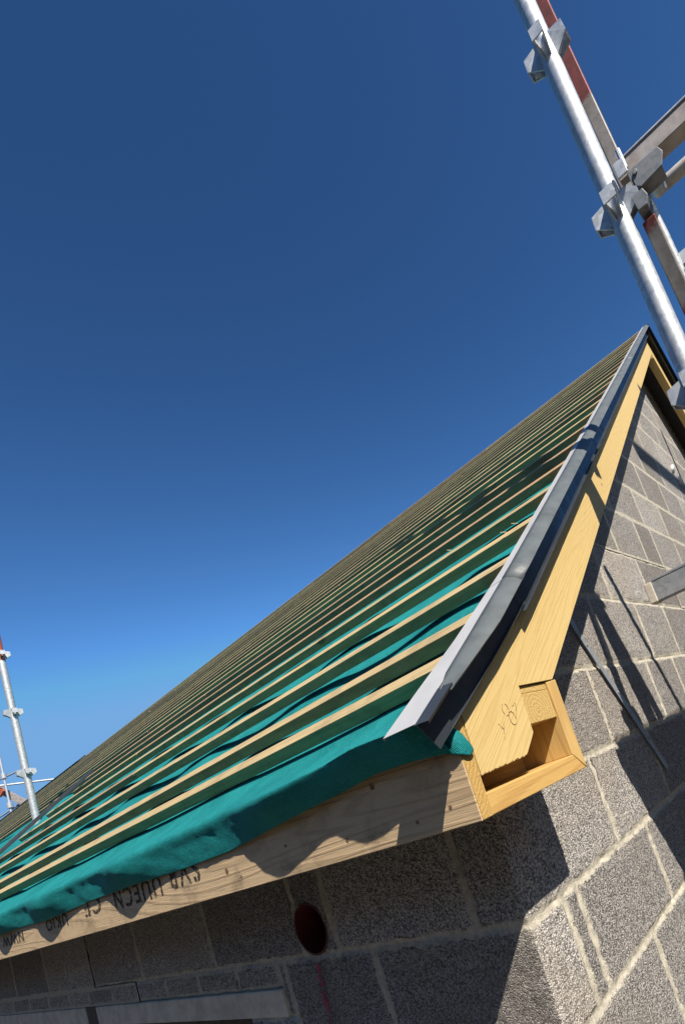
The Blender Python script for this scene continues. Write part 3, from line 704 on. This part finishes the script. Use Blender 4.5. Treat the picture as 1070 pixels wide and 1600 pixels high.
b = MB(); b.beam((-19.75, 3.75, 4.42), (-18.95, 4.32, 3.42), .05, .17); local_parent(b.build('brace', M['rust']), thin)
b = MB(); b.beam((-19.7, 3.70, 4.47), (-19.36, 3.86, 4.03), .06, .2); local_parent(b.build('brace', M['red']), thin)
for z in (3.66, 4.50):
    b = MB(); b.tube((-19.245, 3.93, z - .07), (-19.245, 3.93, z + .07), .065, 12); local_parent(b.build('coupler', M['galv'], smooth='auto'), thin)
# loose dark strip lying up the slope; its web is added as the black gap
b = MB(); A = rp(-4.46, .22, .03); B = rp(-4.62, .975, .03)
b.beam(A, B, .034, .003, up=NRM); b.beam(A + Vector((.018, 0, -.006)), B + Vector((.018, 0, -.006)), .003, .02, up=NRM); b.beam(A - Vector((.018, 0, -.006)), B - Vector((.018, 0, -.006)), .004, .012, up=NRM)
o_ = b.build('metal_strip', M['navy'], bevel=.001); tag(o_, 'long dark metal strip lying up the slope across the battens below the left pole', 'metal strip')
# loose splinters on the battens near the verge
for i, (x, y) in enumerate(((.10, .285), (.13, .30), (-.20, .47))):
    b = MB(); p = rp(x, y, .004); b.prism([p, p + Vector((-.018, .003, .010)), p + Vector((-.017, .004, .011)), p + Vector((.001, .002, .001))], (0, 0, .0009))
    o_ = b.build('wood_splinter', M['splint']); tag(o_, ['pale curled wood splinter on the batten beside the verge trim', 'small upright wood splinter on the batten beside the verge trim', 'pale wood splinter higher up, lying on a batten left of the trim'][i], 'splinter', 'wood splinters on the battens')

# ------------------------------------------------------------------ ground
b = MB(); b.add([(-1500, -1500, -2.9), (1500, -1500, -2.9), (1500, 1500, -2.9), (-1500, 1500, -2.9)], [(0, 1, 2, 3)])
tag(b.build('ground', M['ground']), kind='structure')

# ------------------------------------------------------------------ unseen houses added behind and beside the camera to block low sky light
def sky_blocker(name, label, x0, x1, y0, y1, eave, ridge, axis):
    h = empty(name, label, 'house', ((x0 + x1) / 2, (y0 + y1) / 2, -2.9), 'added sky-blocking houses')
    b = MB(); b.box((x0, y0, -2.9), (x1, y1, eave)); local_parent(b.build('wall', M['nwall']), h)
    b = MB(); o = .35
    if axis == 'x':
        ym = (y0 + y1) / 2; b.prism([(x0 - o, y0 - o, eave + .002), (x0 - o, y1 + o, eave + .002), (x0 - o, ym, ridge)], (x1 - x0 + 2 * o, 0, 0))
    else:
        xm = (x0 + x1) / 2; b.prism([(x0 - o, y0 - o, eave + .002), (x1 + o, y0 - o, eave + .002), (xm, y0 - o, ridge)], (0, y1 - y0 + 2 * o, 0))
    local_parent(b.build('roof', M['navy']), h)
    for k in range(5):
        for zz in (-2.0, .2):
            b = MB()
            if axis == 'x': xx = x0 + (x1 - x0) * (k + .5) / 5; b.box((xx - .5, y1 - .02, zz), (xx + .5, y1 + .03, zz + 1.2))
            else: yy = y0 + (y1 - y0) * (k + .5) / 5; b.box((x0 - .03, yy - .5, zz), (x0 + .02, yy + .5, zz + 1.2))
            local_parent(b.build('window', M['black']), h)
M['nwall'] = mat_simple('sky_blocker_render', (0.16, 0.14, 0.12), 0.9, 0.0, scale=1.0, bump=0.3)
sky_blocker('sky_blocker_house', 'unseen dark house added across the site to block low sky', -16, 9, -14.0, -6.5, 3.2, 6.2, 'x')
sky_blocker('sky_blocker_house', 'unseen dark house added beyond the gable end to block low sky', 7.0, 14.0, -3.0, 14.0, 2.8, 5.8, 'y')
